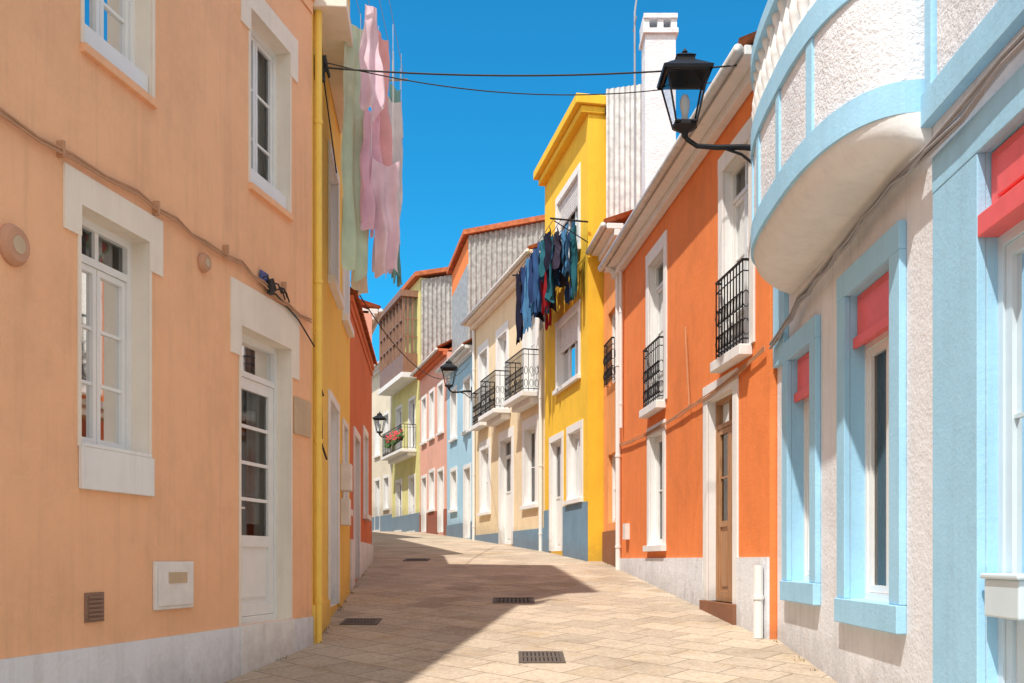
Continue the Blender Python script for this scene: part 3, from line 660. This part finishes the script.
# ================================================================= ground and paving
def sheet(name,xs,ys,dz,mat):
    b=MB()
    for y in ys:
        for x in xs(y): b.v.append((x,y,gz(y)+dz))
    n=len(xs(0))
    for j in range(len(ys)-1):
        for i in range(n-1): b.f.append((j*n+i,j*n+i+1,(j+1)*n+i+1,(j+1)*n+i))
    return b.obj(name,M[mat])
gy=[-300,-150,-80,-40]+[-36+2*i for i in range(55)]+[80,120,200,400]
sheet('ground',lambda y:[-300,-100,-40,-15,0,15,40,100,300],gy,-.03,'ground')
WL=[(-12,-4.07-2.53),(9.9,-1.98),(19.8,-2.774),(29.5,-5.2),(41,-9),(53,-14.5),(64,-22)]
WR=[(-12,2.04),(10.2,2.7),(17.95,1.95),(19.6,1.8),(23.4,.77),(30.7,-1.15),(35,-2.275),(40,-3.68),(45,-5.4),(50.5,-7.5),(57.5,-11),(64,-18)]
def pl(P,y):
    for (a,xa),(b_,xb) in zip(P,P[1:]):
        if y<=b_: return xa+(xb-xa)*(y-a)/(b_-a)
    return P[-1][1]
py=[-12+.5*i for i in range(153)]
def px(y):
    l=pl(WL,y)-.25; r=pl(WR,y)+.25; return [l+(r-l)*i/6 for i in range(7)]
sheet('street_pavement',px,py,0,'paver')
# drain grates
def grate(x,y,w,l):
    e=empty('drain_grate',(x,y,gz(y))); b=MB()
    def bx(x0,x1,y0,y1,h=.012):
        z0=gz(y0); z1=gz(y1)
        b.hexa([(x0,y0,z0-.01),(x1,y0,z0-.01),(x1,y1,z1-.01),(x0,y1,z1-.01),(x0,y0,z0+h),(x1,y0,z0+h),(x1,y1,z1+h),(x0,y1,z1+h)])
    bx(x-w/2,x+w/2,y-l/2,y-l/2+.04); bx(x-w/2,x+w/2,y+l/2-.04,y+l/2); bx(x-w/2,x-w/2+.04,y-l/2+.04,y+l/2-.04); bx(x+w/2-.04,x+w/2,y-l/2+.04,y+l/2-.04)
    k=9
    for i in range(k):
        xx=x-w/2+.05+(w-.12)*i/(k-1); bx(xx,xx+.024,y-l/2+.04,y+l/2-.04,.010)
    bx(x-w/2+.04,x+w/2-.04,y-.02,y+.02,.013)
    b.obj('bars',M['grate'],e)
    b=MB(); b.quad((x-w/2,y-l/2,gz(y-l/2)+.004),(x+w/2,y-l/2,gz(y-l/2)+.004),(x+w/2,y+l/2,gz(y+l/2)+.004),(x-w/2,y+l/2,gz(y+l/2)+.004)); b.obj('void',M['dark'],e)
grate(.27,9.2,.42,.55); grate(-1.72,11.4,.42,.45); grate(.02,13.3,.55,.55); grate(-1.9,20,.5,.7); 
# weeds / debris along wall feet
e=MB()
for i in range(1600):
    if R()<.6: y=8.6+R()*11; x=pl(WR,y)-.02-R()*R()*.10
    else: y=8.6+R()*10; x=pl(WL,y)+.03+R()*R()*.08
    if (math.sin(y*3.1)+math.sin(y*7.7))<.5: continue
    z=gz(y); h=.006+R()*.018; a=R()*6.28; q=Vector((x,y,z)); d=Vector((math.cos(a),math.sin(a),0))*.004; ln=Vector((math.sin(a),-math.cos(a),0))*.012
    e.quad(q-d,q+d,q+d*.4+ln+Vector((0,0,h)),q-d*.4+ln+Vector((0,0,h)))
e.obj('wall_foot_weeds',plain('dry_weeds',(.22,.18,.08),.9,0,.2,.4))

# ================================================================= lanterns
def lantern(nm,base,wall,s=1.0):
    """base: lantern foot point; wall: bracket plate point"""
    e=empty(nm,wall); B=Vector(base); W=Vector(wall); b=MB()
    H=.46*s; r0=.10*s; r1=.20*s
    cs=[(1,1),(-1,1),(-1,-1),(1,-1)]
    lo=[B+Vector((x*r0,y*r0,.06*s)) for x,y in cs]; hi=[B+Vector((x*r1,y*r1,.06*s+H)) for x,y in cs]
    for k in range(4):
        b.tube([lo[k],hi[k]],.010*s,6); b.tube([lo[k],lo[(k+1)%4]],.012*s,6); b.tube([hi[k],hi[(k+1)%4]],.015*s,6)
    z=.06*s+H
    rf=[(r1*1.16,z-.01*s),(r1*1.20,z+.02*s),(r1*.75,z+.09*s),(r1*.42,z+.14*s),(r1*.42,z+.17*s),(r1*.48,z+.18*s),(r1*.2,z+.22*s)]
    rings=[]
    for r,zz in rf:
        rings.append(len(b.v)); b.v+=[tuple(B+Vector((x*r,y*r,zz))) for x,y in cs]
    for p,q in zip(rings,rings[1:]):
        for j in range(4): b.f.append((p+j,p+(j+1)%4,q+(j+1)%4,q+j))
    b.f.append(tuple(rings[-1]+j for j in range(4)))
    b.lathe(B+Vector((0,0,z+.21*s)),[(.0,0),(.03*s,.0),(.02*s,.02*s),(.03*s,.035*s),(.015*s,.055*s),(0,.08*s)],8)
    b.lathe(B,[(0,-.06*s),(.03*s,-.06*s),(.035*s,-.02*s),(.07*s,.0),(r0*1.2,.03*s),(r0*1.2,.06*s),(0,.06*s)],10)
    A=W.copy(); T=B+Vector((0,0,-.05*s)); D=(T-A); low=-.06*s
    pts=[A,A.lerp(T,.3)+Vector((0,0,low*.3)),A.lerp(T,.6)+Vector((0,0,low)),A.lerp(T,.85)+Vector((0,0,low*1.3)),A.lerp(T,.97)+Vector((0,0,low*.5)),T]
    b.tube(pts,[.032*s,.030*s,.028*s,.025*s,.024*s,.022*s],8)
    q=A.lerp(T,.5)
    b.tube([A+Vector((0,0,-.2*s)),A.lerp(T,.12)+Vector((0,0,-.18*s)),A.lerp(T,.3)+Vector((0,0,-.09*s)),q+Vector((0,0,low))],.014*s,6)
    d=Vector((D.x,D.y,0)).normalized(); n=Vector((-d.y,d.x,0))
    b.hexa([A+n*a*.05*s+d*c*.02*s+Vector((0,0,zz*s)) for zz in (-.25,.12) for a,c in ((-1,-1),(1,-1),(1,1),(-1,1))])
    b.obj('frame_and_bracket',M['iron'],e)
    g=MB()
    for k in range(4): g.quad(lo[k],lo[(k+1)%4],hi[(k+1)%4],hi[k])
    g.obj('glass_panes',M['lglass'],e)
    l=MB(); l.lathe(B+Vector((0,0,.06*s)),[(0,0),(.03*s,0),(.03*s,.1*s),(.045*s,.16*s),(.05*s,.22*s),(.03*s,.28*s),(0,.30*s)],12); l.obj('lamp_bulb',M['frame'],e,smooth=True)
lantern('street_lamp',(1.78,10.3,4.42),(2.62,10.32,4.24),1.06)
lantern('street_lamp',(-1.95,31.0,5.35),(-1.25,31.1,5.25),1.1)
lantern('street_lamp',(-5.85,44.2,5.6),(-5.15,44.3,5.5),1.2)

# ================================================================= overhead cables
e=empty('overhead_cables',(0,10,5)); b=MB()
b.tube(catenary((-1.93,10.15,5.0),(2.45,10.45,5.18),.10,24),.009,6); b.tube(catenary((-1.93,10.15,5.06),(2.5,11.2,5.4),.26,24),.006,6)
b.tube(catenary((-1.93,10.2,4.98),(-1.86,10.6,4.1),.0,4),.008,5)
b.tube(catenary((-2.25,14.0,3.9),(-1.3,30.8,6.1),.9,20),.010,5)
for i in range(6):
    b.tube([(-1.93,10.12,4.92+.03*i),(-1.90+.04*R(),10.1,4.95+.03*i),(-1.86,10.18,4.9+.05*R())],.012,5)
b.hexa([(-2.0,10.1,4.86),(-1.9,10.1,4.86),(-1.9,10.18,4.86),(-2.0,10.18,4.86),(-2.0,10.1,5.1),(-1.9,10.1,5.1),(-1.9,10.18,5.1),(-2.0,10.18,5.1)])
b.obj('cables',M['cable'],e)

# ================================================================= laundry
def cloth(e,nm,A,B,H,mat,left=lambda v:0,right=lambda v:1,fold=.05,nf=3,ph=0,flare=0,blow=(0,0)):
    A=Vector(A); B=Vector(B); d=B-A; n=Vector((d.y,-d.x,0)).normalized(); b=MB(); nu,nv=22,24
    for j in range(nv+1):
        v=j/nv; l,r=left(v),right(v)
        for i in range(nu+1):
            u=l+(r-l)*i/nu; uc=.5+(u-.5)*(1+flare*v)
            w=fold*(.25+v)*math.sin(u*nf*6.28+ph+v*1.3)+fold*.5*math.sin(v*5+u*4+ph)+.012*math.sin(v*17+u*11+ph*2)
            p=A+d*uc+n*(w+blow[1]*v*v)+Vector((0,0,-H*v-.06*math.sin(u*math.pi)*(1-v)+.05*math.sin(u*7+ph)*v+.03*math.sin(u*17+ph)*v)); p+=d.normalized()*(blow[0]*v*v+.015*math.sin(v*9+ph))
            b.v.append(tuple(p))
    for j in range(nv):
        for i in range(nu):
            a=j*(nu+1)+i; b.f.append((a,a+1,a+nu+2,a+nu+1))
    b.obj(nm,mat,e,smooth=True,recalc=False)
pinkc=cloth_mat('pink_cotton',(.92,.58,.70),.3); pinkp=cloth_mat('pale_pink_cotton',(.94,.72,.80),.3); whitec=cloth_mat('white_cotton',(.84,.82,.84)); mint=cloth_mat('mint_sheet',(.66,.82,.66)); ivory=cloth_mat('ivory_sheet',(.86,.80,.64)); lilac=cloth_mat('lilac_cotton',(.80,.70,.86)); greenc=cloth_mat('teal_cotton',(.25,.50,.48)); salmon=cloth_mat('salmon_cotton',(.92,.50,.50),.3)
e=empty('pink_laundry_line',(-1.8,11,5.8))
b=MB()
for x in (-1.74,-1.62,-1.50,-1.38,-1.28): b.tube([(x,10.3,5.84),(x-.03,12.2,5.86)],.003,5)
for y in (10.3,12.2): b.tube([(-2.05,y,5.84),(-1.27,y,5.86)],.014,6)
b.obj('line_and_brackets',M['cablegr'],e)
shT=lambda v:0 if v<.28 else .18; shR=lambda v:1 if v<.28 else .82
cloth(e,'ivory_sheet',(-1.78,11.1,5.8),(-1.66,11.6,5.82),2.75,ivory,fold=.03,nf=2.5,ph=2)
cloth(e,'mint_sheet',(-1.80,10.6,5.8),(-1.60,10.95,5.82),2.72,mint,fold=.035,nf=2.5,ph=.5,flare=.2)
cloth(e,'pink_dress',(-1.60,10.35,5.82),(-1.34,10.50,5.82),1.15,pinkp,left=lambda v:.25-.25*v,right=lambda v:.7+.3*v,fold=.05,nf=2.4,ph=.4)
cloth(e,'salmon_shirt',(-1.50,10.9,5.8),(-1.36,11.2,5.82),1.5,salmon,shT,shR,fold=.05,nf=1.5)
cloth(e,'pink_towel',(-1.62,10.7,4.9),(-1.46,10.95,4.92),1.35,pinkc,fold=.05,nf=2,ph=1)
cloth(e,'pale_pink_shirt',(-1.52,10.8,4.35),(-1.24,10.95,4.37),1.25,pinkp,lambda v:0 if v<.28 else .12,lambda v:1 if v<.28 else .88,fold=.06,nf=2,ph=2.4,blow=(.03,0))
cloth(e,'lilac_dress',(-1.54,11.2,5.2),(-1.36,11.5,5.22),1.9,lilac,left=lambda v:.25-.25*v,right=lambda v:.75+.25*v,fold=.05,nf=2,ph=4)
cloth(e,'white_shirt',(-1.42,11.3,5.3),(-1.28,11.55,5.3),1.7,whitec,shT,shR,fold=.05,nf=2,ph=3)
cloth(e,'teal_cloth',(-1.40,11.7,5.6),(-1.33,11.9,5.6),2.3,greenc,fold=.03,nf=2,ph=5)
b=MB()
for q in ((-1.62,10.7,4.9),(-1.46,10.95,4.92),(-1.52,10.8,4.35),(-1.30,10.92,4.37),(-1.54,11.2,5.2),(-1.36,11.5,5.22),(-1.28,11.55,5.3),(-1.4,11.7,5.6),(-1.33,11.9,5.6),(-1.42,11.3,5.3)):
    b.tube([q,(q[0],q[1],5.85)],.003,4)
b.obj('hanging_cords',M['frame'],e)
# dark laundry at the tall yellow house
F=FD; S=F.S
e=empty('blue_laundry_line',tuple(F.P(S(21),.6,6.5))); b=MB()
for n_ in (.25,.40,.55,.70): b.tube([F.P(-.1,n_,6.62),F.P(F.L,n_,6.62)],.006,5)
for a in (-.08,F.L-.02): b.tube([F.P(a,.02,6.6),F.P(a,.78,6.62)],.018,6); b.tube([F.P(a,.02,6.2),F.P(a,.7,6.58)],.012,5)
b.obj('line_and_brackets',M['iron'],e)
cols=[cloth_mat('denim_'+str(i),c,.2) for i,c in enumerate([(.03,.06,.16),(.02,.02,.04),(.05,.12,.25),(.08,.22,.40),(.03,.14,.18),(.50,.56,.62),(.06,.05,.08),(.04,.10,.24)])]
redc=cloth_mat('red_cotton',(.5,.03,.04))
shirtL=lambda v:0 if v<.28 else .2; shirtR=lambda v:1 if v<.28 else .8
for k,nl in enumerate((.25,.40,.55,.70)):
    a=-.05+.1*k
    while a<F.L-.4:
        w=.36+R()*.2; t=R(); m=cols[int(R()*len(cols))]
        if R()<.04: m=redc
        h=.65+R()*.7
        if t<.5: cloth(e,'hanging_shirt',F.P(a,nl,6.6),F.P(a+w,nl,6.6),h,m,shirtL,shirtR,.05,1.5,R()*6)
        elif t<.8:
            cloth(e,'hanging_trousers',F.P(a,nl,6.6),F.P(a+w*.48,nl,6.6),h+.25,m,fold=.04,nf=1,ph=R()*6,right=lambda v:1-.25*v); cloth(e,'hanging_trousers',F.P(a+w*.5,nl+.01,6.6),F.P(a+w,nl+.01,6.6),h+.25,m,fold=.04,nf=1,ph=R()*6,left=lambda v:.25*v)
        else: cloth(e,'hanging_towel',F.P(a,nl,6.6),F.P(a+w,nl,6.6),h,m,fold=.05,nf=1.6,ph=R()*6)
        a+=w+.02

# ================================================================= camera, light, sky
cam=bpy.data.cameras.new('camera'); co=bpy.data.objects.new('camera',cam); bpy.context.scene.collection.objects.link(co)
co.location=(0,0,0); co.rotation_euler=(math.radians(90),0,0); cam.sensor_width=36; cam.lens=36*1000/1024; cam.shift_y=(560-341.5)/1024; cam.clip_end=1500; cam.clip_start=.05
bpy.context.scene.camera=co
tosun=Vector((-.82,-1.25,2.6)).normalized()
sun=bpy.data.lights.new('sun','SUN'); sun.energy=5; sun.angle=math.radians(.8); sun.color=(1,.95,.87)
so=bpy.data.objects.new('sun',sun); bpy.context.scene.collection.objects.link(so); so.rotation_euler=tosun.to_track_quat('Z','Y').to_euler(); so.location=(-10,-10,30)
w=bpy.data.worlds.new('World'); bpy.context.scene.world=w; w.use_nodes=True; nt=w.node_tree; L=nt.links
bg=nt.nodes['Background']; sk=nt.nodes.new('ShaderNodeTexSky'); sk.sky_type='NISHITA'; sk.sun_disc=False
sk.sun_elevation=math.asin(tosun.z); sk.sun_rotation=math.atan2(tosun.x,tosun.y); sk.air_density=1.0; sk.dust_density=.2; sk.ozone_density=2.0
tint=N(nt,'ShaderNodeMixRGB',blend_type='MULTIPLY'); tint.inputs[0].default_value=1; L.new(sk.outputs[0],tint.inputs[1]); tint.inputs[2].default_value=(.12,1.02,1.32,1)
# bright clouds added out of view to fill the shaded left wall; blue ahead
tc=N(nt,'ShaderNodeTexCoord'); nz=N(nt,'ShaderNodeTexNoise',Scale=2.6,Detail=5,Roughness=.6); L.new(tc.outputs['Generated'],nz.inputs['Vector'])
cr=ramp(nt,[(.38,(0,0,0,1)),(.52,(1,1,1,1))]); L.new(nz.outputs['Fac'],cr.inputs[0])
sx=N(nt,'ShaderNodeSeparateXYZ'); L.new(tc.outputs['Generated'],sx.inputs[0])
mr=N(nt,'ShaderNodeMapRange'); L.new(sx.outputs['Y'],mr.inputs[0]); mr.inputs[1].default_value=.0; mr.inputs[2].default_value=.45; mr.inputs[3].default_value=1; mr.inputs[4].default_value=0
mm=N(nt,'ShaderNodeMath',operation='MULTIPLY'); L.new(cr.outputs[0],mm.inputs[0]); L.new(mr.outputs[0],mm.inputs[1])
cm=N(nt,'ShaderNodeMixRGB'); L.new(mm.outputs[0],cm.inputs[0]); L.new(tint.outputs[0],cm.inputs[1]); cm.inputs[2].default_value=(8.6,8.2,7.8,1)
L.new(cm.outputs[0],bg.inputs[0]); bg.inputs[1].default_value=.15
sc=bpy.context.scene; sc.view_settings.view_transform='Standard'; sc.view_settings.look='None'; sc.view_settings.exposure=0
